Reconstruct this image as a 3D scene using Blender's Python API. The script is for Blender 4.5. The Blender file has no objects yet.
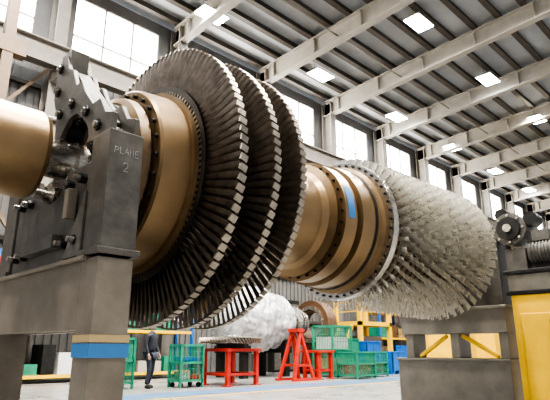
import bpy, bmesh, math, random
from mathutils import Vector, Matrix, noise
random.seed(7)
scn = bpy.context.scene
PI = math.pi
AY, AZ = 4.0, 2.45          # rotor axis

# ------------------------------------------------------------------ materials
def mat(name, col, metal=0.0, rough=0.5, var=0.25, scale=4.0, bump=0.0, emis=None, es=0.0, streak=None):
    m = bpy.data.materials.new(name); m.use_nodes = True
    nt = m.node_tree; n = nt.nodes; l = nt.links
    p = n["Principled BSDF"]
    p.inputs["Metallic"].default_value = metal
    p.inputs["Roughness"].default_value = rough
    tc = n.new("ShaderNodeTexCoord"); mp = n.new("ShaderNodeMapping")
    l.new(tc.outputs["Object"], mp.inputs[0])
    if streak: mp.inputs["Scale"].default_value = streak
    nz = n.new("ShaderNodeTexNoise"); nz.inputs["Scale"].default_value = scale
    nz.inputs["Detail"].default_value = 6; nz.inputs["Roughness"].default_value = 0.65
    l.new(mp.outputs[0], nz.inputs["Vector"])
    cr = n.new("ShaderNodeValToRGB")
    cr.color_ramp.elements[0].position = 0.3; cr.color_ramp.elements[1].position = 0.7
    a = [max(0, c*(1-var)) for c in col]; b = [min(1, c*(1+var)) for c in col]
    cr.color_ramp.elements[0].color = (*a, 1); cr.color_ramp.elements[1].color = (*b, 1)
    l.new(nz.outputs[0], cr.inputs[0]); l.new(cr.outputs[0], p.inputs["Base Color"])
    mr = n.new("ShaderNodeMapRange")
    mr.inputs[3].default_value = max(0.05, rough-0.1); mr.inputs[4].default_value = min(1, rough+0.12)
    l.new(nz.outputs[0], mr.inputs[0]); l.new(mr.outputs[0], p.inputs["Roughness"])
    if bump:
        bp = n.new("ShaderNodeBump"); bp.inputs["Strength"].default_value = bump; bp.inputs["Distance"].default_value = 0.03
        l.new(nz.outputs[0], bp.inputs["Height"]); l.new(bp.outputs[0], p.inputs["Normal"])
    if emis:
        p.inputs["Emission Color"].default_value = (*emis, 1); p.inputs["Emission Strength"].default_value = es
    return m

M = {}
M['gold']  = mat("bronze_paint", (0.25, 0.168, 0.088), 0.6, 0.34, 0.15, 3)
M['gold2'] = mat("bronze_paint_dark", (0.14, 0.095, 0.055), 0.6, 0.4, 0.2, 5)
M['steel'] = mat("machined_steel", (0.50, 0.47, 0.42), 0.9, 0.25, 0.15, 6)
M['bladeT']= mat("turbine_blade_alloy", (0.215, 0.18, 0.145), 0.8, 0.36, 0.35, 9)
M['shroud']= mat("blade_shroud_alloy", (0.33, 0.29, 0.235), 0.85, 0.35, 0.3, 9)
M['discT'] = mat("turbine_disc_steel", (0.06, 0.052, 0.044), 0.6, 0.42, 0.3, 7)
M['bladeC']= mat("compressor_blade_alloy", (0.80, 0.775, 0.71), 0.88, 0.27, 0.12, 6)
M['drumC'] = mat("compressor_drum_steel", (0.13, 0.105, 0.08), 0.6, 0.45, 0.2, 5)
M['standD']= mat("stand_dark_grey_steel", (0.125, 0.115, 0.10), 0.45, 0.42, 0.35, 5, 0.12)
M['standL']= mat("stand_primer_tan_steel", (0.22, 0.19, 0.15), 0.35, 0.45, 0.25, 3, 0.12)
M['standG']= mat("stand_grey_steel", (0.24, 0.22, 0.185), 0.35, 0.45, 0.2, 3, 0.1)
M['black'] = mat("blackened_steel", (0.022, 0.021, 0.02), 0.4, 0.45, 0.4, 9)
M['tapeb'] = mat("blue_tape", (0.05, 0.20, 0.45), 0, 0.6, 0.1)
M['tapet'] = mat("tan_tape", (0.46, 0.34, 0.17), 0, 0.6, 0.1)
M['chalk'] = mat("chalk_marker", (0.38, 0.38, 0.36), 0, 0.8, 0.35, 60)
M['yellow']= mat("yellow_paint", (0.80, 0.48, 0.02), 0, 0.4, 0.12, 3)
M['red']   = mat("red_paint", (0.42, 0.025, 0.015), 0, 0.45, 0.2, 4)
M['green'] = mat("green_paint", (0.02, 0.20, 0.12), 0, 0.5, 0.2, 4)
M['blue']  = mat("blue_plastic", (0.02, 0.13, 0.42), 0, 0.45, 0.15, 4)
M['wrap']  = mat("plastic_wrap", (0.48, 0.485, 0.49), 0.1, 0.24, 0.3, 4, 0.9)
M['rust']  = mat("rusty_steel", (0.15, 0.085, 0.05), 0.5, 0.5, 0.4, 6)
M['wood']  = mat("timber", (0.35, 0.23, 0.12), 0, 0.7, 0.25, 3, streak=(1, 8, 8))
M['girder']= mat("roof_girder_paint", (0.35, 0.32, 0.275), 0.0, 0.6, 0.12, 2)
M['purlin']= mat("purlin_dark", (0.065, 0.055, 0.046), 0.1, 0.6, 0.2, 2)
M['roof']  = mat("roof_liner", (0.36, 0.37, 0.38), 0.0, 0.7, 0.12, 1.0)
M['wall']  = mat("wall_cladding", (0.13, 0.125, 0.12), 0.1, 0.6, 0.2, 0.8)
M['column']= mat("column_paint", (0.19, 0.172, 0.148), 0.1, 0.55, 0.15, 2)
M['brownp']= mat("brown_beam_paint", (0.15, 0.10, 0.06), 0.1, 0.55, 0.2, 2)
M['glaze'] = mat("translucent_glazing", (0.9, 0.9, 0.88), 0, 0.4, 0.05, 1, emis=(1, 0.96, 0.88), es=13.0)
M['lampE'] = mat("lamp_diffuser", (0.9, 0.9, 0.9), 0, 0.4, 0.02, 1, emis=(0.93, 0.97, 1), es=80)
M['cloth'] = mat("dark_work_clothes", (0.02, 0.022, 0.03), 0, 0.8, 0.3, 10)
M['jeans'] = mat("dark_jeans", (0.025, 0.03, 0.045), 0, 0.8, 0.3, 10)
M['skin']  = mat("skin", (0.45, 0.26, 0.18), 0, 0.5, 0.08, 10)
M['hair']  = mat("brown_hair", (0.03, 0.018, 0.01), 0, 0.6, 0.3, 40)
M['eye']   = mat("eye_dark", (0.03, 0.02, 0.02), 0, 0.2, 0.1, 40)
M['motor'] = mat("motor_grey", (0.12, 0.112, 0.10), 0.3, 0.42, 0.25, 8)
M['white'] = mat("white_paint", (0.6, 0.6, 0.58), 0, 0.5, 0.1, 4)
M['laneb'] = mat("floor_lane_paint", (0.08, 0.16, 0.28), 0, 0.35, 0.25, 1.5)

def floor_mat():
    m = mat("concrete_floor", (0.235, 0.232, 0.225), 0, 0.28, 0.22, 0.7)
    nt = m.node_tree; n = nt.nodes; l = nt.links
    br = n.new("ShaderNodeTexBrick"); br.inputs["Scale"].default_value = 0.2
    br.offset = 0; br.inputs["Mortar Size"].default_value = 0.006
    br.inputs["Color1"].default_value = br.inputs["Color2"].default_value = (1, 1, 1, 1)
    br.inputs["Mortar"].default_value = (0.25, 0.25, 0.25, 1)
    mx = n.new("ShaderNodeMixRGB"); mx.blend_type = 'MULTIPLY'; mx.inputs[0].default_value = 1
    tc = [x for x in n if x.type == 'TEX_COORD'][0]; l.new(tc.outputs["Object"], br.inputs["Vector"])
    cr = [x for x in n if x.type == 'VALTORGB'][0]
    l.new(cr.outputs[0], mx.inputs[1]); l.new(br.outputs[0], mx.inputs[2])
    l.new(mx.outputs[0], n["Principled BSDF"].inputs["Base Color"])
    return m
M['floor'] = floor_mat()

# ------------------------------------------------------------------ builder
class B:
    def __init__(s): s.v = []; s.f = []; s.m = []; s.sm = []; s.mats = []
    def mi(s, k):
        if k not in s.mats: s.mats.append(k)
        return s.mats.index(k)
    def add(s, vs, fs, k, smooth=False):
        o = len(s.v); s.v += [tuple(v) for v in vs]; i = s.mi(k)
        for f in fs: s.f.append(tuple(o+j for j in f)); s.m.append(i); s.sm.append(smooth)
    def box(s, a, b, k, mtx=None):
        x0, y0, z0 = a; x1, y1, z1 = b
        vs = [Vector(p) for p in [(x0,y0,z0),(x1,y0,z0),(x1,y1,z0),(x0,y1,z0),(x0,y0,z1),(x1,y0,z1),(x1,y1,z1),(x0,y1,z1)]]
        if mtx: vs = [mtx @ v for v in vs]
        s.add(vs, [(0,3,2,1),(4,5,6,7),(0,1,5,4),(1,2,6,5),(2,3,7,6),(3,0,4,7)], k)
    def bar(s, p0, p1, w, h, k):            # rectangular bar between points
        p0, p1 = Vector(p0), Vector(p1); d = (p1-p0); L = d.length; d.normalize()
        up = Vector((0,0,1)) if abs(d.z) < 0.95 else Vector((0,1,0))
        r = d.cross(up).normalized(); u = r.cross(d)
        vs = []
        for p in (p0, p1):
            for a, b in ((-1,-1),(1,-1),(1,1),(-1,1)): vs.append(p + r*a*w/2 + u*b*h/2)
        s.add(vs, [(0,1,2,3),(7,6,5,4),(0,4,5,1),(1,5,6,2),(2,6,7,3),(3,7,4,0)], k)
    def cyl(s, p0, p1, r0, r1, k, seg=24, smooth=True):
        p0, p1 = Vector(p0), Vector(p1); d = (p1-p0).normalized()
        up = Vector((0,0,1)) if abs(d.z) < 0.9 else Vector((1,0,0))
        a = d.cross(up).normalized(); b = d.cross(a)
        vs = []
        for p, r in ((p0, r0), (p1, r1)):
            for i in range(seg):
                t = 2*PI*i/seg; vs.append(p + a*math.cos(t)*r + b*math.sin(t)*r)
        s.add(vs, [(i, (i+1)%seg, seg+(i+1)%seg, seg+i) for i in range(seg)], k, smooth)
        s.add(vs[:seg], [tuple(range(seg))], k); s.add(vs[seg:], [tuple(range(seg))], k)
    def lathe(s, prof, k, seg=96, cy=AY, cz=AZ, t0=0, t1=2*PI, smooth=False, cx=0.0):
        full = abs(t1-t0-2*PI) < 1e-6; n = seg if full else seg+1
        for (xa, ra), (xb, rb) in zip(prof[:-1], prof[1:]):
            vs = []
            for x, r in ((xa, ra), (xb, rb)):
                for i in range(n):
                    t = t0+(t1-t0)*i/seg; vs.append((cx+x, cy+r*math.cos(t), cz+r*math.sin(t)))
            s.add(vs, [(i, (i+1)%n, n+(i+1)%n, n+i) for i in range(seg)], k, True)
    def prism(s, pts, axis, a, b, k):       # polygon extruded along axis
        def mk(p, q):
            return {'x': (q, p[0], p[1]), 'y': (p[0], q, p[1]), 'z': (p[0], p[1], q)}[axis]
        n = len(pts); vs = [mk(p, a) for p in pts] + [mk(p, b) for p in pts]
        s.add(vs, [tuple(range(n)), tuple(range(n, 2*n))] + [(i, (i+1)%n, n+(i+1)%n, n+i) for i in range(n)], k)
    def done(s, name, parent=None, bevel=0.0):
        me = bpy.data.meshes.new(name); me.from_pydata(s.v, [], s.f)
        for k in s.mats: me.materials.append(M[k])
        me.polygons.foreach_set("material_index", s.m); me.polygons.foreach_set("use_smooth", s.sm)
        bm = bmesh.new(); bm.from_mesh(me); bmesh.ops.recalc_face_normals(bm, faces=bm.faces); bm.to_mesh(me); bm.free()
        ob = bpy.data.objects.new(name, me); scn.collection.objects.link(ob)
        if parent: ob.parent = parent
        if bevel:
            md = ob.modifiers.new("bevel", 'BEVEL'); md.width = bevel; md.segments = 2; md.limit_method = 'ANGLE'
        return ob
def empty(name, loc=(0,0,0)):
    e = bpy.data.objects.new(name, None); scn.collection.objects.link(e); e.empty_display_size = 0.2
    return e

# ------------------------------------------------------------------ room shell
X0, X1, YW, YB = -8.0, 65.0, 20.0, -14.0
BAY = [1.0+5.8*i for i in range(-1, 12)]
b = B(); b.box((X0, YB, -0.2), (X1, YW+0.5, 0), 'floor'); b.done("floor")
b = B(); b.box((X0, 10.2, 0), (X1, 11.4, 0.006), 'laneb'); b.box((X0, 10.0, 0), (X1, 10.12, 0.006), 'yellow'); b.done("floor_lane_marking")

def rz(y): return 16.35 + 0.05*(YW-y) if y > -2 else 16.35+0.05*22-0.05*(-2-y)
WZ0, WZ1 = 13.2, 16.0
b = B()
def clad(z0, z1, xa, xb):
    x = xa
    while x < xb-0.01:
        xe = min(x+0.3, xb); xm = x+0.2
        b.box((x, YW, z0), (min(xm, xb), YW+0.25, z1), 'wall')
        b.box((min(xm, xb), YW+0.05, z0), (xe, YW+0.25, z1), 'wall'); x = xe
clad(0, WZ0, X0, X1)
b.box((X0, YW, WZ1), (X1, YW+0.25, 16.6), 'wall')
for i in range(len(BAY)-1):
    b.box((BAY[i]-0.8, YW, WZ0), (BAY[i]+0.8, YW+0.25, WZ1), 'wall')
for z in [2.4, 4.8, 7.0, 9.0, 11.0, 12.8]:
    b.box((X0, YW-0.18, z), (X1, YW, z+0.16), 'purlin')
b.done("wall_back")
for i in range(len(BAY)-1):
    xa, xb = BAY[i]+0.8, BAY[i+1]-0.8
    w = B(); w.box((xa, YW+0.12, WZ0), (xb, YW+0.16, WZ1), 'glaze')
    nb = 3
    for j in range(nb+1):
        x = xa+(xb-xa)*j/nb; w.box((x-0.035, YW+0.02, WZ0), (x+0.035, YW+0.12, WZ1), 'column')
    for z in (WZ0, WZ0+.9, WZ1): w.box((xa, YW+0.02, z-0.03), (xb, YW+0.12, z+0.03), 'column')
    w.done("window_%d" % (i+1))
b = B(); b.box((X1, YB, 0), (X1+0.3, YW+0.25, 17.6), 'wall')
for z in range(2, 17, 2): b.box((X1-0.15, YB, z), (X1, YW, z+0.15), 'purlin')
b.done("wall_right")

# ceiling deck + purlins
b = B()
for ya, yb in ((YW+0.5, -2.0), (-2.0, YB)):
    za, zb = rz(ya)+0.55, rz(yb)+0.55
    vs = [(X0,ya,za),(X1,ya,za),(X1,yb,zb),(X0,yb,zb),(X0,ya,za+.15),(X1,ya,za+.15),(X1,yb,zb+.15),(X0,yb,zb+.15)]
    b.add(vs, [(0,1,2,3),(7,6,5,4),(0,1,5,4),(1,2,6,5),(2,3,7,6),(3,0,4,7)], 'roof')
b.done("ceiling")
b = B(); y = 19.4
while y > YB:
    z = rz(y)
    b.box((X0, y-0.04, z+0.22), (X1, y+0.04, z+0.55), 'purlin'); b.box((X0, y-0.14, z+0.2), (X1, y+0.14, z+0.24), 'purlin'); y -= 1.25
b.done("ceiling_purlins")
# girders: tapered I-beams
par = empty("roof_girders")
for i, x in enumerate(BAY):
    b = B()
    for ya, yb in ((YW-0.3, -2.0), (-2.0, YB)):
        za, zb = rz(ya), rz(yb)
        dpa, dpb = (1.0, 0.8)
        def quad(xa, xb, a0, a1, b0, b1):
            vs = [(xa,ya,a0),(xb,ya,a0),(xb,yb,b0),(xa,yb,b0),(xa,ya,a1),(xb,ya,a1),(xb,yb,b1),(xa,yb,b1)]
            b.add(vs, [(0,1,2,3),(7,6,5,4),(0,1,5,4),(1,2,6,5),(2,3,7,6),(3,0,4,7)], 'girder')
        quad(x-0.02, x+0.02, za-dpa+.2, za+.2, zb-dpb+.2, zb+.2)
        quad(x-0.2, x+0.2, za+.15, za+.2, zb+.15, zb+.2)
        quad(x-0.2, x+0.2, za-dpa+.15, za-dpa+.2, zb-dpb+.15, zb-dpb+.2)
    yy = 18.5
    while yy > -13:
        zt = rz(yy); b.box((x-0.18, yy-0.02, zt-0.7), (x+0.18, yy+0.02, zt+0.16), 'girder'); yy -= 3.0
    b.done("girder_%d" % (i+1), par)
# columns
par = empty("wall_columns")
for i, x in enumerate(BAY):
    b = B()
    b.box((x-0.02, 19.1, 0), (x+0.02, 19.8, 16.4), 'column')
    b.box((x-0.25, 19.06, 0), (x+0.25, 19.12, 16.4), 'column')
    b.box((x-0.25, 19.76, 0), (x+0.25, 19.82, 16.4), 'column')
    b.box((x-0.35, 18.9, 0), (x+0.35, 19.82, 0.06), 'column')
    b.box((x-0.2, 18.3, 11.0), (x+0.2, 19.1, 11.4), 'column')
    b.done("column_%d" % (i+1), par)
b = B()
b.box((X0, 18.55, 11.4), (X1-.3, 18.62, 12.3), 'column'); b.box((X0, 18.35, 12.3), (X1-.3, 18.82, 12.36), 'column')
b.box((X0, 18.35, 11.4), (X1-.3, 18.82, 11.46), 'column'); b.box((X0, 18.54, 12.36), (X1-.3, 18.63, 12.46), 'steel')
b.done("crane_runway_beam")
# cross bracing and pipes
b = B()
for i in (1, 2, 6):
    xa, xb = BAY[i], BAY[i+1]
    b.bar((xa, 19.5, 4), (xb, 19.5, 12), 0.12, 0.12, 'brownp'); b.bar((xb, 19.5, 4), (xa, 19.5, 12), 0.12, 0.12, 'brownp')
b.done("wall_cross_bracing")
b = B(); b.cyl((X0, 14.0, 16.2), (X1-.3, 14.0, 16.2), 0.04, 0.04, 'column', 10)
b.cyl((X0, 18.9, 9.5), (X1-.3, 18.9, 9.5), 0.09, 0.09, 'steel', 10)
b.done("service_pipes")

# high bay lamps
k = 0
par = empty("high_bay_lamps")
for Y in (17.0, 10.7, 4.4, -2.0):
    for i in range(-2, 7):
        X = 12.7+7.85*i
        zt = rz(Y)-0.35; b = B()
        b.box((X-0.72, Y-0.42, zt-0.08), (X+0.72, Y+0.42, zt), 'girder')
        b.box((X-0.70, Y-0.40, zt-0.10), (X+0.70, Y+0.40, zt-0.08), 'lampE')
        for dx in (-0.5, 0.5): b.cyl((X+dx, Y, zt), (X+dx, Y, zt+0.52), 0.015, 0.015, 'steel', 6)
        k += 1; b.done("lamp_%d" % k, par)

def area(name, loc, size, power, col, target=None):
    ld = bpy.data.lights.new(name, 'AREA'); ld.shape = 'RECTANGLE'; ld.size, ld.size_y = size; ld.energy = power; ld.color = col
    o = bpy.data.objects.new(name, ld); scn.collection.objects.link(o); o.location = loc
    d = (Vector(target)-Vector(loc)) if target else Vector((0,0,-1))
    o.rotation_euler = d.to_track_quat('-Z', 'Y').to_euler(); return o
for X, Y, P in ((-3, 4.4, 1100), (4.85, 4.4, 1700), (12.7, 4.4, 2200), (20.5, 4.4, 1500), (4.85, 10.7, 1700), (12.7, 10.7, 1900), (20.5, 10.7, 1500), (36, 10.7, 1700), (4.85, -2, 1400)):
    area("lamp_light", (X, Y, rz(Y)-0.5), (1.1, 0.6), P, (1, 0.935, 0.84))

# ------------------------------------------------------------------ rotor
rotor = empty("gas_turbine_rotor")
def ring_bolts(b, x0, x1, R, n, r, k, seg=6, off=0.0):
    for i in range(n):
        t = 2*PI*(i+off)/n; y, z = AY+R*math.cos(t), AZ+R*math.sin(t)
        b.cyl((x0, y, z), (x1, y, z), r, r, k, seg, False)
b = B()
L = b.lathe
L([(-1.6, 0), (-1.6, .33), (-1.56, .37), (-0.2, .37), (-0.2, .345), (1.31, .345), (1.35, .32), (1.35, .24), (1.36, .14)], 'gold', smooth=True)
L([(1.34, .145), (1.62, .145), (1.62, .19), (1.68, .19), (1.68, .16), (1.74, .16), (1.74, .22), (1.82, .22)], 'steel')
L([(1.82, .22), (1.82, .30), (1.90, .30), (1.90, .40), (1.86, .42), (1.86, .60), (1.89, .65)], 'gold')
L([(1.89, .65), (1.97, .66), (1.97, .62), (2.02, .60)], 'gold2')
L([(2.0, .60), (2.0, .74), (2.02, .76), (2.26, .78), (2.26, .82), (2.31, .82)], 'gold')
L([(2.31, .50), (2.31, .90)], 'discT')
ring_bolts(b, 1.79, 1.86, .55, 20, .034, 'black', 6); ring_bolts(b, 1.76, 1.80, .55, 20, .017, 'steel', 8)
ring_bolts(b, 1.97, 2.005, .70, 28, .018, 'black', 8)
b.done("front_shaft_and_hub", rotor)
# torque tube
b = B(); L = b.lathe
L([(3.15, .78), (3.3, .72), (3.38, .58), (3.44, .54), (4.15, .54), (4.22, .58), (4.26, .66), (4.26, .60), (4.34, .60)], 'gold')
L([(4.34, .60), (4.36, .70), (4.56, .70), (4.57, .66), (4.62, .66), (4.63, .73), (4.95, .75), (4.97, .79), (5.04, .79)], 'gold')
L([(5.04, .66), (5.04, .86), (5.12, .87), (5.13, .80)], 'steel')
L([(4.85, .752), (4.86, .762), (4.88, .762), (4.89, .752)], 'black')
ring_bolts(b, 4.33, 4.37, .66, 32, .014, 'black', 8)
ring_bolts(b, 5.02, 5.045, .825, 48, .014, 'black', 8)
b.lathe([(4.40, .703), (4.52, .703)], 'tapeb', 10, t0=PI*0.86, t1=PI*1.03)
b.done("torque_tube", rotor)

def blades(b, x, n, r0, r1, c0, c1, st0, st1, th, k, camber=0.12, off=0.0, stations=4, lean=0.0):
    vs = []; fs = []
    sec = [(-.5, 0), (-.2, .5), (.2, .42), (.5, 0), (.2, -.30), (-.2, -.38)]
    for i in range(n):
        a = 2*PI*(i+off)/n; o = len(vs)
        er = Vector((0, math.cos(a), math.sin(a))); et = Vector((0, -math.sin(a), math.cos(a)))
        for j in range(stations):
            f = j/(stations-1); r = r0+(r1-r0)*f; c = c0+(c1-c0)*f; st = st0+(st1-st0)*f; t = th*(1-0.55*f)
            cs, sn = math.cos(st), math.sin(st)
            for (u, w) in sec:
                cam = camber*c*(1-4*u*u)
                ax = u*c*cs - (w*t+cam)*sn; tg = u*c*sn + (w*t+cam)*cs + lean*f
                vs.append(Vector((x+ax, AY, AZ)) + er*r + et*tg)
        for j in range(stations-1):
            for q in range(6):
                p = o+j*6; fs.append((p+q, p+(q+1)%6, p+6+(q+1)%6, p+6+q))
        fs.append(tuple(o+(stations-1)*6+q for q in range(6)))
    b.add(vs, fs, k, False)
def tboxes(b, x, n, r0, r1, ax, tg, k, rot=0.0, off=0.0):
    vs = []; fs = []
    for i in range(n):
        a = 2*PI*(i+off)/n; o = len(vs)
        er = Vector((0, math.cos(a), math.sin(a))); et = Vector((0, -math.sin(a), math.cos(a)))
        cs, sn = math.cos(rot), math.sin(rot)
        for r in (r0, r1):
            for (u, w) in ((-1,-1),(1,-1),(1,1),(-1,1)):
                A = u*ax/2; T = w*tg/2
                vs.append(Vector((x+A*cs-T*sn, AY, AZ)) + er*r + et*(A*sn+T*cs))
        fs += [tuple(o+q for q in f) for f in ((0,3,2,1),(4,5,6,7),(0,1,5,4),(1,2,6,5),(2,3,7,6),(3,0,4,7))]
    b.add(vs, fs, k)
for (nm, x, n, rr, rt, c) in (("turbine_disc_3", 2.39, 104, .84, 1.275, .14), ("turbine_disc_2", 2.74, 108, .90, 1.28, .14), ("turbine_disc_1", 3.06, 112, .93, 1.265, .13)):
    b = B()
    b.lathe([(x-.10, .5), (x-.10, .70), (x-.07, .72), (x-.07, .80), (x-.08, rr-.02), (x-.08, rr), (x+.08, rr), (x+.08, rr-.02), (x+.07, .84), (x+.10, .7), (x+.10, .5)], 'discT')
    b.lathe([(x+.09, .82), (x+.16, .82), (x+.16, .86), (x+.22, .86), (x+.22, .82), (x+.28, .82)], 'discT')
    tboxes(b, x, n, rr-.05, rr+.010, .17, 2*PI*rr/n*0.55, 'bladeT', 0.15)
    blades(b, x, n, rr, rt-.012, c, c*.85, 0.52, 1.0, .018, 'bladeT', .14)
    tboxes(b, x, n, rt-.014, rt, c*.50, 2*PI*rt/n*0.72, 'shroud', 0.30)
    b.done(nm, rotor)
# compressor
NS = 14
CX1 = 7.45
drum = B(); prof = [(5.12, .60), (5.12, .78)]
stg = []
for i in range(NS):
    f = i/(NS-1); x = 5.21+(CX1-5.21)*(f**1.08); hub = .80-.22*f; tip = .965+.05*f
    stg.append((x, hub, tip, f))
for i, (x, hub, tip, f) in enumerate(stg):
    w = .04+.03*f
    prof += [(x-w, hub-.03), (x-w, hub), (x+w, hub), (x+w, hub-.03)]
prof += [(7.60, .50), (7.64, .42), (7.64, .34)]
drum.lathe(prof, 'drumC')
drum.lathe([(7.64, .34), (7.8, .34), (7.8, .25), (8.75, .25), (8.75, .32), (8.9, .32), (8.9, 0)], 'steel')
drum.done("compressor_drum", rotor)
bl = B()
for i, (x, hub, tip, f) in enumerate(stg):
    n = 50
    c = .082+.045*f
    blades(bl, x, n, hub-.01, tip, c, c*1.05, 0.60, 0.86, .012, 'bladeC', .08, off=0.40*i, stations=4)
bl.done("compressor_blades", rotor)

# ------------------------------------------------------------------ front stand
st = empty("rotor_support_stand")
b = B()
for ya, yb in ((3.06, 3.28), (4.72, 4.94)):
    b.box((1.48, ya, 0.0), (1.73, yb, 1.57), 'standL')
    b.box((1.38, ya-.10, 0), (1.83, yb+.10, 0.04), 'standL')
b.box((1.48, 3.28, 1.12), (1.55, 4.72, 1.56), 'standL'); b.box((1.66, 3.28, 1.12), (1.73, 4.72, 1.56), 'standL')
b.box((1.44, 3.20, 1.555), (1.77, 4.80, 1.585), 'standL')
b.box((1.48, 3.28, 0.1), (1.73, 4.72, 0.35), 'standL')
b.done("lower_frame", st, 0.008)
b = B()
for ya, yb in ((3.06, 3.32), (4.68, 4.94)):
    b.box((1.49, ya, 1.585), (1.74, yb, 2.44), 'standD')
    b.box((1.46, ya-.015, 1.585), (1.77, yb+.015, 1.63), 'standD')
# saddle plates with round cut-out
for xa, xb in ((1.51, 1.55), (1.69, 1.73)):
    pts = [(3.32, 1.585), (4.68, 1.585), (4.68, 2.28), (4.36, 2.28)]
    for i in range(13):
        t = -PI*0.08 - (PI*0.84)*i/12; pts.append((AY+.30*math.cos(t), AZ-.03+.32*math.sin(t)))
    pts += [(3.64, 2.28), (3.32, 2.28)]
    b.prism(pts, 'x', xa, xb, 'standD')
for y in (3.42, 3.62, 4.38, 4.55):
    for z in (2.16, 1.72):
        b.cyl((1.46, y, z), (1.51, y, z), .038, .038, 'black', 6, False); b.cyl((1.42, y, z), (1.46, y, z), .02, .02, 'steel', 8)
for y in (3.80, 4.20):
    b.cyl((1.56, y, 2.21), (1.68, y, 2.21), .12, .12, 'steel', 24)
    b.cyl((1.44, y, 2.21), (1.78, y, 2.21), .04, .04, 'steel', 12)
b.box((1.43, 3.70, 1.70), (1.51, 4.30, 1.80), 'standD'); b.box((1.43, 3.5, 1.88), (1.50, 3.56, 2.10), 'standL')
b.prism([(3.32, 1.60), (3.58, 1.60), (3.32, 2.05)], 'x', 1.47, 1.51, 'standD')
b.done("saddle_frame", st, 0.006)
b = B()
# keeper hook above shaft (twin plates)
hook = [(3.10, 2.44), (3.44, 2.44), (3.48, 2.58), (3.60, 2.70), (3.72, 2.77), (3.84, 2.76), (3.92, 2.70), (3.98, 2.64), (4.10, 2.66), (4.12, 2.88), (4.22, 3.06),
        (4.22, 3.34), (4.14, 3.42), (4.04, 3.42), (3.98, 3.28), (3.88, 3.22), (3.78, 3.04), (3.68, 3.04), (3.60, 2.92), (3.44, 2.76), (3.32, 2.76), (3.22, 2.62), (3.10, 2.58)]
for xa, xb in ((1.51, 1.55), (1.68, 1.72)):
    b.prism(hook, 'x', xa, xb, 'standD')
for (y, z) in ((3.3, 2.54), (3.52, 2.72), (3.80, 2.88), (4.12, 3.32), (4.12, 3.1), (4.02, 2.86)):
    b.cyl((1.47, y, z), (1.76, y, z), .025, .025, 'steel', 12); b.cyl((1.49, y, z), (1.51, y, z), .045, .045, 'black', 6, False)
b.cyl((1.55, 4.02, 2.74), (1.68, 4.02, 2.74), .11, .11, 'black', 20)
b.box((1.53, 4.00, 3.26), (1.69, 4.20, 3.48), 'standD')
b.bar((1.615, 3.30, 2.58), (1.615, 3.94, 3.22), .12, .05, 'standD')
b.done("keeper_hook", st, 0.006)
b = B()
yf = 3.055
b.box((1.472, yf-.003, 1.045), (1.738, yf+.002, 1.09), 'tapet'); b.box((1.472, yf-.003, 0.955), (1.738, yf+.002, 1.038), 'tapeb')
b.box((1.472, yf, 1.045), (1.478, 3.282, 1.09), 'tapet'); b.box((1.472, yf, 0.955), (1.478, 3.282, 1.038), 'tapeb')
b.done("tape_bands", st)
strokes = {'P': [[(0,0),(.05,1)],[(.03,1),(.5,.92),(.55,.6),(.05,.5)]], 'L': [[(.05,1),(0,.03),(.5,0)]],
 'A': [[(0,0),(.3,1),(.55,0)],[(.1,.38),(.5,.42)]], 'N': [[(0,0),(.05,1),(.5,.02),(.52,1)]], 'E': [[(.5,1),(.02,.95),(0,.02),(.5,0)],[(.02,.5),(.4,.53)]],
 '2': [[(0,.78),(.2,1),(.5,.9),(.45,.55),(0,0),(.55,.04)]]}
cu = bpy.data.curves.new("marking", 'CURVE'); cu.dimensions = '3D'; cu.bevel_depth = 0.0024; cu.materials.append(M['chalk'])
def write(txt, x, z, s):
    for ch in txt:
        dz = random.uniform(-.08, .08)*s
        for st_ in strokes[ch]:
            sp = cu.splines.new('POLY'); sp.points.add(len(st_)-1)
            for q, (a, c) in enumerate(st_): sp.points[q].co = (x+a*s+random.uniform(-1,1)*s*.06, 3.058, z+dz+c*s+random.uniform(-1,1)*s*.06, 1)
        x += s*.78
write("PLANE", 1.53, 2.27, .048); write("2", 1.60, 2.15, .062)
o = bpy.data.objects.new("hand_written_marking", cu); scn.collection.objects.link(o); o.parent = st

# ------------------------------------------------------------------ rear stand
st2 = empty("rotor_support_stand.001")
b = B()
x0, x1 = 7.95, 8.4
b.box((x0, 3.18, 1.25), (x1, 4.95, 1.62), 'standG'); b.box((x0-.04, 3.14, 1.60), (x1+.04, 5.0, 1.65), 'standG')
b.box((x0, 3.18, .0), (x1, 5.05, .88), 'standG'); b.box((x0-.12, 3.14, .0), (x1+.12, 5.15, .05), 'standG'); b.box((x0-.03, 3.16, .84), (x1+.03, 5.07, .88), 'standG')
for y in (3.18, 3.95, 4.75): b.box((x0+.02, y, .88), (x1-.02, y+.14, 1.25), 'standG')
b.bar((x0+.05, 3.35, .90), (x0+.05, 3.9, 1.22), .05, .06, 'yellow'); b.bar((x0+.05, 4.65, .90), (x0+.05, 4.15, 1.22), .05, .06, 'yellow')
b.box((x0+.05, 3.20, 1.65), (x1-.05, 3.42, 2.80), 'standD'); b.box((x0, 3.17, 2.76), (x1, 3.45, 2.84), 'black'); b.box((x0+.05, 4.40, 1.65), (x1-.05, 4.65, 2.4), 'standD')
pts = [(3.42, 1.65), (4.40, 1.65), (4.40, 2.3)]
for i in range(11):
    t = -PI*i/10; pts.append((AY+.26*math.cos(t), AZ-.02+.27*math.sin(t)))
pts += [(3.42, 2.3)]
b.prism(pts, 'x', x0+.1, x0+.2, 'standD'); b.prism(pts, 'x', x1-.2, x1-.1, 'standD')
b.done("frame", st2, 0.01)
dm = empty("rotor_turning_drive")
b = B()
b.box((7.8, 2.15, 0), (8.35, 3.0, 1.76), 'yellow'); b.box((7.75, 2.1, 0), (8.4, 3.05, .06), 'yellow')
b.box((7.78, 2.25, .25), (7.8, 2.90, 1.5), 'yellow')
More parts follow.
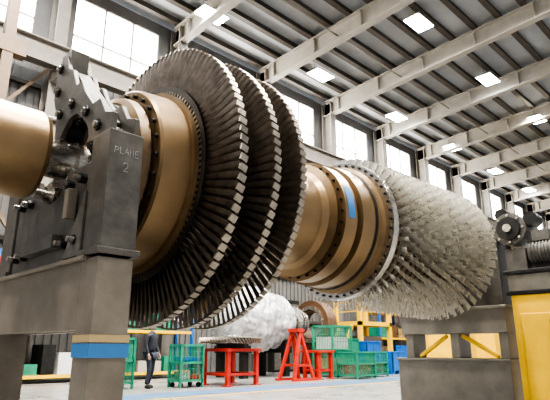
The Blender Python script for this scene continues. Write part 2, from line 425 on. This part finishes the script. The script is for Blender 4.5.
b.box((7.78, 2.2, 1.76), (8.37, 3.06, 1.82), 'black'); b.box((7.85, 2.3, 1.82), (8.3, 3.04, 2.06), 'standG')
b.box((7.8, 2.3, 2.06), (8.35, 3.08, 2.12), 'black')
b.box((7.9, 2.75, 2.12), (8.25, 3.05, 2.45), 'motor')
b.done("drive_base", dm, 0.01)
b = B()
gy, gz = 2.92, 2.74
b.cyl((7.82, gy, gz), (8.3, gy, gz), .24, .24, 'motor', 28); b.cyl((7.77, gy, gz), (7.82, gy, gz), .17, .17, 'black', 24)
b.cyl((7.73, gy, gz), (7.77, gy, gz), .06, .06, 'steel', 16)
for i in range(8):
    t = 2*PI*i/8; b.cyl((7.79, gy+.205*math.cos(t), gz+.205*math.sin(t)), (7.83, gy+.205*math.cos(t), gz+.205*math.sin(t)), .02, .02, 'steel', 6)
mz = 2.38
b.cyl((8.05, 2.72, mz), (8.05, 2.25, mz), .19, .19, 'motor', 24)
for i in range(9): b.cyl((8.05, 2.68-.045*i, mz), (8.05, 2.665-.045*i, mz), .21, .21, 'motor', 24)
b.cyl((8.05, 2.25, mz), (8.05, 2.18, mz), .2, .17, 'black', 24)
b.box((7.88, 2.4, mz+.14), (8.08, 2.64, mz+.30), 'motor')
b.cyl((7.95, 3.06, 3.0), (8.15, 3.06, 3.0), .10, .10, 'black', 20)
b.cyl((7.86, 2.62, 2.86), (8.1, 2.62, 2.86), .10, .10, 'black', 20)
b.box((7.95, 2.25, 2.12), (8.15, 2.7, 2.2), 'black')
b.done("gearmotor", dm, 0.006)
b = B(); b.box((7.72, 2.25, 1.0), (7.78, 2.5, 1.4), 'motor'); b.done("control_box", dm)

# ------------------------------------------------------------------ background objects
def table(name, cx, cy, w, d, h, k, disc=False):
    e = empty(name); b = B()
    b.box((cx-w/2, cy-d/2, h-.09), (cx+w/2, cy+d/2, h), k)
    for sx in (-1, 1):
        for sy in (-1, 1):
            px, py = cx+sx*(w/2-.12), cy+sy*(d/2-.12)
            b.box((px-.06, py-.06, 0), (px+.06, py+.06, h-.09), k); b.box((px-.12, py-.12, 0), (px+.12, py+.12, .03), k)
        b.bar((cx+sx*(w/2-.12), cy-d/2+.12, h*.3), (cx+sx*(w/2-.12), cy+d/2-.12, h*.3), .08, .08, k)
    for sy in (-1, 1): b.bar((cx-w/2+.12, cy+sy*(d/2-.12), h*.3), (cx+w/2-.12, cy+sy*(d/2-.12), h*.3), .08, .08, k)
    b.done("table_frame", e, 0.008); return e
table("red_work_table", 10.7, 12.7, 1.35, 1.35, 1.05, 'red')
b = B(); cx, cy, tz = 10.7, 12.7, 1.05
def vlathe(b, prof, k, cx, cy, seg=48):
    for (ra, za), (rb, zb) in zip(prof[:-1], prof[1:]):
        vs = [(cx+r*math.cos(2*PI*i/seg), cy+r*math.sin(2*PI*i/seg), z) for r, z in ((ra, za), (rb, zb)) for i in range(seg)]
        b.add(vs, [(i, (i+1)%seg, seg+(i+1)%seg, seg+i) for i in range(seg)], k, True)
b.cyl((cx, cy, tz), (cx, cy, tz+.13), .45, .45, 'black', 24)
vlathe(b, [(.2, tz+.13), (.62, tz+.13), (.66, tz+.15), (.66, tz+.33), (.6, tz+.35), (.3, tz+.35), (.22, tz+.40), (.2, tz+.40), (.2, tz+.13)], 'steel', cx, cy)
for i in range(60):
    m = Matrix.Translation((cx, cy, tz+.24)) @ Matrix.Rotation(2*PI*i/60, 4, 'Z') @ Matrix.Rotation(.6, 4, 'X')
    b.box((.65, -.012, -.08), (.96, .012, .08), 'shroud', m)
b.done("bladed_turbine_wheel")
table("red_work_table.001", 15.05, 12.95, .9, .9, 1.0, 'red')

def basket(name, cx, cy, w, d, z0, h, k, n=7):
    b = B()
    for sx in (-1, 1):
        for sy in (-1, 1): b.box((cx+sx*w/2-.03, cy+sy*d/2-.03, 0), (cx+sx*w/2+.03, cy+sy*d/2+.03, z0+h), k)
    levels = [z0, z0+h/2, z0+h]
    for z in levels:
        b.box((cx-w/2, cy-d/2-.03, z-.03), (cx+w/2, cy-d/2+.03, z+.03), k); b.box((cx-w/2, cy+d/2-.03, z-.03), (cx+w/2, cy+d/2+.03, z+.03), k)
        b.box((cx-w/2-.03, cy-d/2, z-.03), (cx-w/2+.03, cy+d/2, z+.03), k); b.box((cx+w/2-.03, cy-d/2, z-.03), (cx+w/2+.03, cy+d/2, z+.03), k)
    b.box((cx-w/2, cy-d/2, z0), (cx+w/2, cy+d/2, z0+.02), k)
    for i in range(1, n):
        f = i/n
        for sy in (-1, 1): b.box((cx-w/2+w*f-.008, cy+sy*d/2-.008, z0), (cx-w/2+w*f+.008, cy+sy*d/2+.008, z0+h), k)
        for sx in (-1, 1): b.box((cx+sx*w/2-.008, cy-d/2+d*f-.008, z0), (cx+sx*w/2+.008, cy-d/2+d*f+.008, z0+h), k)
    for i in range(1, 6):
        z = z0+h*i/6
        for sy in (-1, 1): b.box((cx-w/2, cy+sy*d/2-.008, z-.008), (cx+w/2, cy+sy*d/2+.008, z+.008), k)
    return b
b = basket("c", 9.15, 12.8, .75, .55, .18, .95, 'green')
b.box((8.85, 12.58, .70), (9.4, 13.0, .82), 'blue'); b.box((8.85, 12.58, .2), (9.15, 12.95, .42), 'steel'); b.box((9.2, 12.6, .2), (9.45, 13.0, .36), 'red')
for sx in (-.3, .3):
    for sy in (-.2, .2): b.cyl((9.15+sx, 12.78+sy, .07), (9.15+sx, 12.82+sy, .07), .07, .07, 'black', 14)
b.box((8.78, 12.53, .66), (9.52, 13.07, .69), 'green')
b.done("green_tool_cart")
b = basket("c", 7.45, 13.5, .55, .5, .15, 1.15, 'green')
b.box((7.2, 13.3, .64), (7.7, 13.7, .66), 'green'); b.box((7.25, 13.3, .66), (7.55, 13.6, .9), 'white')
b.done("green_tool_cart.001")
for i, (cx, cy) in enumerate(((16.35, 12.2), (17.9, 12.7))):
    b = basket("c", cx, cy, 1.1, .9, .12, .8, 'green', 12); b.box((cx-.5, cy-.4, .16), (cx+.5, cy+.4, .5), 'steel')
    b.done("wire_mesh_container" + ("" if i == 0 else ".001"))
b = basket("c", 16.9, 13.75, 1.2, 1.0, .12, 1.8, 'green', 12); b.box((16.4, 13.35, .2), (17.4, 14.15, .7), 'wood'); b.box((16.4, 13.35, 1.02), (17.4, 14.15, 1.5), 'white')
b.done("wire_mesh_container.002")
def crate(cx, cy, w, d, h, k, name, z0=0):
    b = B(); t = .04
    b.box((cx-w/2, cy-d/2, z0+.1), (cx+w/2, cy+d/2, z0+.14), k)
    b.box((cx-w/2, cy-d/2, z0+.1), (cx+w/2, cy-d/2+t, z0+h), k); b.box((cx-w/2, cy+d/2-t, z0+.1), (cx+w/2, cy+d/2, z0+h), k)
    b.box((cx-w/2, cy-d/2, z0+.1), (cx-w/2+t, cy+d/2, z0+h), k); b.box((cx+w/2-t, cy-d/2, z0+.1), (cx+w/2, cy+d/2, z0+h), k)
    for f in (0, .5, 1):
        x = cx-w/2+.06+(w-.12)*f; b.box((x-.06, cy-d/2-.02, z0), (x+.06, cy+d/2+.02, z0+.12), k); b.box((x-.03, cy-d/2-.025, z0+.1), (x+.03, cy-d/2, z0+h), k)
        y = cy-d/2+.06+(d-.12)*f; b.box((cx-w/2-.025, y-.03, z0+.1), (cx-w/2, y+.03, z0+h), k)
    b.box((cx-w/2-.03, cy-d/2-.03, z0+h-.06), (cx+w/2+.03, cy-d/2, z0+h), k); b.box((cx-w/2-.03, cy-d/2, z0+h-.06), (cx-w/2, cy+d/2, z0+h), k)
    b.box((cx-w/2+.1, cy-d/2+.1, z0+.14), (cx+w/2-.1, cy+d/2-.1, z0+h*.7), 'steel')
    b.done(name, None, 0.005)
crate(19.2, 13.6, 1.1, .9, .85, 'blue', "blue_pallet_box"); crate(20.6, 13.5, 1.0, .9, .95, 'blue', "blue_pallet_box.001")
crate(20.9, 15.0, 1.1, .9, 1.4, 'blue', "blue_pallet_box.002"); crate(19.5, 15.2, 1.1, .9, 1.5, 'green', "green_pallet_box")
crate(22.2, 13.4, 1.1, .9, 1.2, 'blue', "blue_pallet_box.003")

# red A-frame stand
b = B(); ax_, ay_ = 13.75, 12.8
for dy in (-.35, .35):
    b.bar((ax_-.5, ay_+dy, 0), (ax_, ay_+dy*.5, 1.65), .10, .10, 'red'); b.bar((ax_+.5, ay_+dy, 0), (ax_, ay_+dy*.5, 1.65), .10, .10, 'red')
    b.bar((ax_-.34, ay_+dy*.9, .5), (ax_+.34, ay_+dy*.9, .5), .08, .08, 'red')
b.box((ax_-.6, ay_-.45, 0), (ax_+.6, ay_-.33, .08), 'red'); b.box((ax_-.6, ay_+.33, 0), (ax_+.6, ay_+.45, .08), 'red')
b.box((ax_-.16, ay_-.25, 1.6), (ax_+.16, ay_+.25, 1.72), 'red')
b.done("red_a_frame_stand")
# wrapped rotor: shrink wrap pulled over stepped discs, axis X
wr = empty("plastic_wrapped_rotor")
w = B(); NXX, NT = 130, 120
vs = []; fs = []
def wprof(t):
    pts = [(0, .30), (.05, .62), (.12, 1.02), (.30, 1.18), (.50, 1.22), (.62, 1.05), (.76, .98), (.87, .78), (.94, .54), (1, .36)]
    for (a, ra), (c, rc) in zip(pts[:-1], pts[1:]):
        if t <= c: u = (t-a)/(c-a); u = u*u*(3-2*u); return ra+(rc-ra)*u
    return pts[-1][1]
for i in range(NXX):
    t = i/(NXX-1); r0 = wprof(t)
    for j in range(NT):
        a = 2*PI*j/NT; y, z = math.cos(a), math.sin(a)
        fold = abs(noise.noise(Vector((t*16, y*2.2+3, z*2.2)))) + .7*abs(noise.noise(Vector((t*5+y*2.6, y*5, z*5))))
        r = r0*(1+.15*fold)
        vs.append((12.55+3.9*t+.05*fold, 15.7+r*y, 2.15+r*z))
for i in range(NXX-1):
    for j in range(NT): fs.append((i*NT+j, i*NT+(j+1)%NT, (i+1)*NT+(j+1)%NT, (i+1)*NT+j))
fs.append(tuple(range(NT))); w.add(vs, fs, 'wrap', True); w.done("wrapped_body", wr)
b = B()
for x in (13.3, 15.5):
    b.box((x-.12, 14.9, 0), (x+.12, 15.15, 1.4), 'black'); b.box((x-.12, 16.25, 0), (x+.12, 16.5, 1.4), 'black'); b.box((x-.15, 14.8, .9), (x+.15, 16.6, 1.15), 'black')
b.cyl((16.3, 15.7, 2.15), (17.4, 15.7, 2.15), .34, .30, 'steel', 32)
for xx, rr_ in ((16.55, .66), (16.8, .60), (17.1, .48)):
    b.cyl((xx, 15.7, 2.15), (xx+.08, 15.7, 2.15), rr_, rr_, 'steel', 36)
b.done("casing_supports", wr)
b = B()
def ringx(b, cx, cy, cz, ri, ro, w, k, seg=40):
    b.lathe([(-w/2, ri), (-w/2, ro), (w/2, ro), (w/2, ri), (-w/2, ri)], k, seg, cy, cz, cx=cx)
ringx(b, 18.2, 15.8, 2.1, .60, 1.05, .6, 'rust'); ringx(b, 17.87, 15.8, 2.1, .65, .8, .08, 'steel')
b.box((17.9, 15.0, 0), (18.5, 16.6, .3), 'black'); b.prism([(15.1, .3), (16.5, .3), (16.3, 1.5), (15.3, 1.5)], 'x', 18.0, 18.4, 'rust')
b.done("bearing_ring_housing")
# yellow stairs structure
b = B()
for x in (21.9, 24.5):
    for y in (16.0, 17.5): b.box((x-.1, y-.1, 0), (x+.1, y+.1, 3.4), 'yellow')
b.box((21.8, 15.9, 2.2), (24.6, 17.6, 2.4), 'yellow')
for z in (2.9, 3.35): b.bar((21.9, 16, z), (24.5, 16, z), .05, .05, 'yellow'); b.bar((21.9, 16, z), (21.9, 17.5, z), .05, .05, 'yellow')
b.box((22.2, 16.3, 0), (24.2, 17.2, 1.7), 'motor')
b.bar((20.3, 16.45, .05), (21.9, 16.45, 2.25), .06, .2, 'yellow'); b.bar((20.3, 17.3, .05), (21.9, 17.3, 2.25), .06, .2, 'yellow')
for i in range(9): b.box((20.4+.175*i, 16.45, .22+.24*i), (20.65+.175*i, 17.3, .25+.24*i), 'purlin')
b.done("yellow_access_platform")
b = B()
b.cyl((25.6, 15.2, 0), (25.6, 15.2, 3.2), .12, .12, 'red', 14); b.bar((25.6, 15.2, 3.1), (26.9, 15.2, 3.1), .16, .2, 'red'); b.box((25.2, 14.8, 0), (26, 15.6, .06), 'red'); b.done("red_jib_hoist")
b = B()
for i in range(3):
    x = 27.2+4.5*i
    b.box((x, 14.5, 0), (x+2.6, 16.2, .5), 'yellow'); b.box((x+.2, 14.7, .5), (x+1.2, 16, 2.6), 'yellow'); b.box((x+1.5, 14.8, .5), (x+2.4, 15.9, 1.4), 'motor')
    b.cyl((x+.7, 15.3, 2.6), (x+.7, 15.3, 3.3), .3, .3, 'motor', 16)
b.done("yellow_machine_tools")
b = B()
for i in range(2):
    x = 16.5+3.2*i; y=8.3
    b.box((x, y, 0), (x+1.8, y+1.1, .25), 'yellow'); b.box((x+.1, y+.1, .25), (x+.5, y+1.0, 1.9), 'yellow'); b.box((x+1.3, y+.1, .25), (x+1.7, y+1.0, 1.9), 'yellow')
    b.bar((x+.3, y+.2, .3), (x+1.5, y+.2, 1.8), .12, .12, 'yellow'); b.box((x+.1, y+.1, 1.9), (x+1.7, y+1.0, 2.05), 'blue' if i else 'yellow')
b.done("yellow_component_cradle")
def rack(name, xa, xb, y0, y1, h, seed):
    r = random.Random(seed); b = B(); n = max(1, int((xb-xa)/2.7)); w = (xb-xa)/n
    for i in range(n+1):
        for y in (y0, y1): b.box((xa+w*i-.05, y-.05, 0), (xa+w*i+.05, y+.05, h), 'blue')
    z = .15
    while z < h-.3:
        b.box((xa, y0-.04, z), (xb, y0+.04, z+.1), 'yellow'); b.box((xa, y1-.04, z), (xb, y1+.04, z+.1), 'yellow'); b.box((xa, y0, z+.08), (xb, y1, z+.1), 'wood')
        x = xa+.15
        while x < xb-.9:
            bw = r.uniform(.4, 1.0); bh = r.uniform(.3, 1.0)
            if r.random() < .85: b.box((x, y0+.1, z+.1), (x+bw, y1-.1, z+.1+bh), r.choice(['wood', 'steel', 'motor', 'rust', 'girder', 'red', 'black', 'white', 'green', 'white']))
            x += bw+.12
        z += 1.45
    b.done(name)
rack("pallet_rack", 2, 12.5, 17.2, 18.3, 4.2, 1); rack("pallet_rack.001", 26, 44, 17.6, 18.6, 4.5, 2)
b = B(); b.box((17.9, 18.2, 0), (19.8, 18.5, 3.4), 'black'); b.box((18.0, 18.15, .1), (18.8, 18.22, 3.2), 'motor'); b.box((18.9, 18.15, .1), (19.7, 18.22, 3.2), 'motor'); b.done("electrical_cabinet")
b = B()
b.box((36, 11, 0), (40, 13, 1.2), 'blue'); b.box((36.3, 11.2, 1.2), (37.5, 12.8, 3.6), 'motor'); b.box((38, 11.3, 1.2), (39.6, 12.7, 2.2), 'girder')
b.cyl((37.5, 12, 2.4), (38.4, 12, 2.4), .5, .4, 'steel', 20); b.done("horizontal_boring_mill")
b = B()
for x in (46, 52):
    b.box((x, 8, 0), (x+.5, 8.5, 7), 'yellow'); b.box((x, 16, 0), (x+.5, 16.5, 7), 'yellow')
    b.box((x, 7.5, 7), (x+.5, 17, 7.8), 'yellow')
b.box((46, 11.5, 7.8), (52.5, 13, 8.4), 'yellow'); b.done("gantry_crane")
b = B()
for x in (-1.5, 3.9): b.box((x-.15, 15.0, 0), (x+.15, 15.3, 12.9), 'brownp')
b.box((-4, 14.98, 12.2), (4.4, 15.32, 12.9), 'brownp'); b.box((-4, 14.98, 9.4), (4.4, 15.32, 9.9), 'brownp')
b.bar((-1.5, 15.15, 9.9), (3.9, 15.15, 12.2), .15, .2, 'brownp'); b.done("brown_steel_gantry_frame")

# ------------------------------------------------------------------ person
pe = empty("person")
def skinned(name, chains, k, parent, sub=2, M0=None):
    vs = []; es = []; rs = []
    idx = {}
    for ch in chains:
        prev = None
        for (p, r) in ch:
            key = tuple(round(c, 4) for c in p)
            if key not in idx: idx[key] = len(vs); vs.append(M0 @ Vector(p)); rs.append(r)
            if prev is not None and prev != idx[key]: es.append((prev, idx[key]))
            prev = idx[key]
    me = bpy.data.meshes.new(name); me.from_pydata(vs, es, []); o = bpy.data.objects.new(name, me); scn.collection.objects.link(o); o.parent = parent
    o.modifiers.new("skin", 'SKIN')
    for i, r in enumerate(rs):
        sv = me.skin_vertices[0].data[i]; sv.radius = (r, r) if not isinstance(r, tuple) else r
        sv.use_root = (i == 0)
    s = o.modifiers.new("sub", 'SUBSURF'); s.levels = sub; s.render_levels = sub
    me.materials.append(M[k]); o.modifiers["skin"].use_smooth_shade = True
    return o
PM = Matrix.Translation((8.1, 13.0, 0)) @ Matrix.Rotation(math.radians(25), 4, 'Z')
pel = ((0, 0, .93), .15)
skinned("trousers", [[pel, ((-.09, 0, .86), .10), ((-.11, -.05, .48), .068), ((-.12, .02, .10), .052)], [pel, ((.09, 0, .86), .10), ((.13, .02, .48), .068), ((.15, .14, .10), .052)]], 'jeans', pe, 2, PM)
skinned("jacket", [[((0, 0, .92), (.16, .12)), ((0, 0, 1.12), (.15, .12)), ((0, .0, 1.32), (.17, .12)), ((0, 0, 1.45), (.11, .09)), ((0, 0, 1.51), .06)],
    [((0, 0, 1.32), (.17, .12)), ((-.20, 0, 1.40), .065), ((-.25, .02, 1.13), .05), ((-.24, -.08, .90), .04)],
    [((0, 0, 1.32), (.17, .12)), ((.20, 0, 1.40), .065), ((.26, .02, 1.13), .05), ((.24, -.10, .91), .04)]], 'cloth', pe, 2, PM)
for sx, hx, hy, hz in ((-1, -.24, -.08, .90), (1, .24, -.10, .91)):
    ch = [[((hx, hy, hz+.02), .028), ((hx, hy-.01, hz-.04), .034), ((hx, hy-.02, hz-.09), .034)]]
    skinned("palm", ch, 'skin', pe, 1, PM)
    for j, ln in enumerate((.07, .08, .075, .06)):
        o_ = -.03+.02*j
        skinned("finger_%d" % (j+1), [[((hx, hy-.02+o_, hz-.08), .009), ((hx-.005*sx, hy-.025+o_, hz-.08-ln*.6), .009), ((hx-.025*sx, hy-.03+o_, hz-.08-ln), .008)]], 'skin', pe, 1, PM)
    skinned("thumb", [[((hx, hy-.03, hz-.05), .011), ((hx-.01*sx, hy-.065, hz-.08), .010), ((hx-.02*sx, hy-.07, hz-.11), .009)]], 'skin', pe, 1, PM)
def boot(x, y):
    skinned("boot", [[((x, y+.05, .06), .055), ((x, y-.05, .05), .05), ((x, y-.17, .04), .04)]], 'black', pe, 1, PM)
boot(-.12, .02); boot(.15, .14)
skinned("neck", [[((0, 0, 1.47), .055), ((0, -.01, 1.56), .052)]], 'skin', pe, 1, PM)
def blob(name, c, s, k, fn=None):
    bm = bmesh.new(); bmesh.ops.create_uvsphere(bm, u_segments=24, v_segments=16, radius=1)
    for v in bm.verts:
        p = Vector((v.co.x*s[0], v.co.y*s[1], v.co.z*s[2]))
        if fn: p = fn(p)
        v.co = PM @ (p+Vector(c))
    me = bpy.data.meshes.new(name); bm.to_mesh(me); bm.free(); me.materials.append(M[k])
    for p in me.polygons: p.use_smooth = True
    o = bpy.data.objects.new(name, me); scn.collection.objects.link(o); o.parent = pe
def hd(p):
    f = 1-.28*max(0, -p.z/.12); return Vector((p.x*f, p.y*(1-.12*max(0, -p.z/.12)), p.z))
blob("head", (0, -.01, 1.65), (.078, .098, .122), 'skin', hd)
blob("hair", (0, .014, 1.685), (.086, .098, .100), 'hair')
blob("nose", (0, -.108, 1.64), (.013, .02, .024), 'skin')
blob("mouth", (0, -.094, 1.59), (.025, .008, .006), 'red')
for sx in (-1, 1):
    blob("ear", (sx*.078, 0, 1.645), (.012, .022, .032), 'skin'); blob("eye", (sx*.030, -.095, 1.665), (.012, .008, .007), 'eye')

# ------------------------------------------------------------------ world, camera
w = bpy.data.worlds.new("World"); scn.world = w; w.use_nodes = True
bg = w.node_tree.nodes["Background"]; bg.inputs[0].default_value = (0.93, 0.95, 1.0, 1); bg.inputs[1].default_value = 0.45
cam = bpy.data.cameras.new("Camera"); co = bpy.data.objects.new("Camera", cam); scn.collection.objects.link(co)
cam.sensor_width = 36; cam.lens = 34.04; cam.clip_end = 300
co.location = (0, 0, 1.0)
al, th = math.radians(45.2), math.radians(16.1)
d = Vector((math.cos(al)*math.cos(th), math.sin(al)*math.cos(th), math.sin(th)))
co.rotation_euler = d.to_track_quat('-Z', 'Y').to_euler()
scn.camera = co
scn.view_settings.view_transform = 'AgX'
try: scn.view_settings.look = 'AgX - High Contrast'
except Exception: pass
scn.view_settings.exposure = 0.6
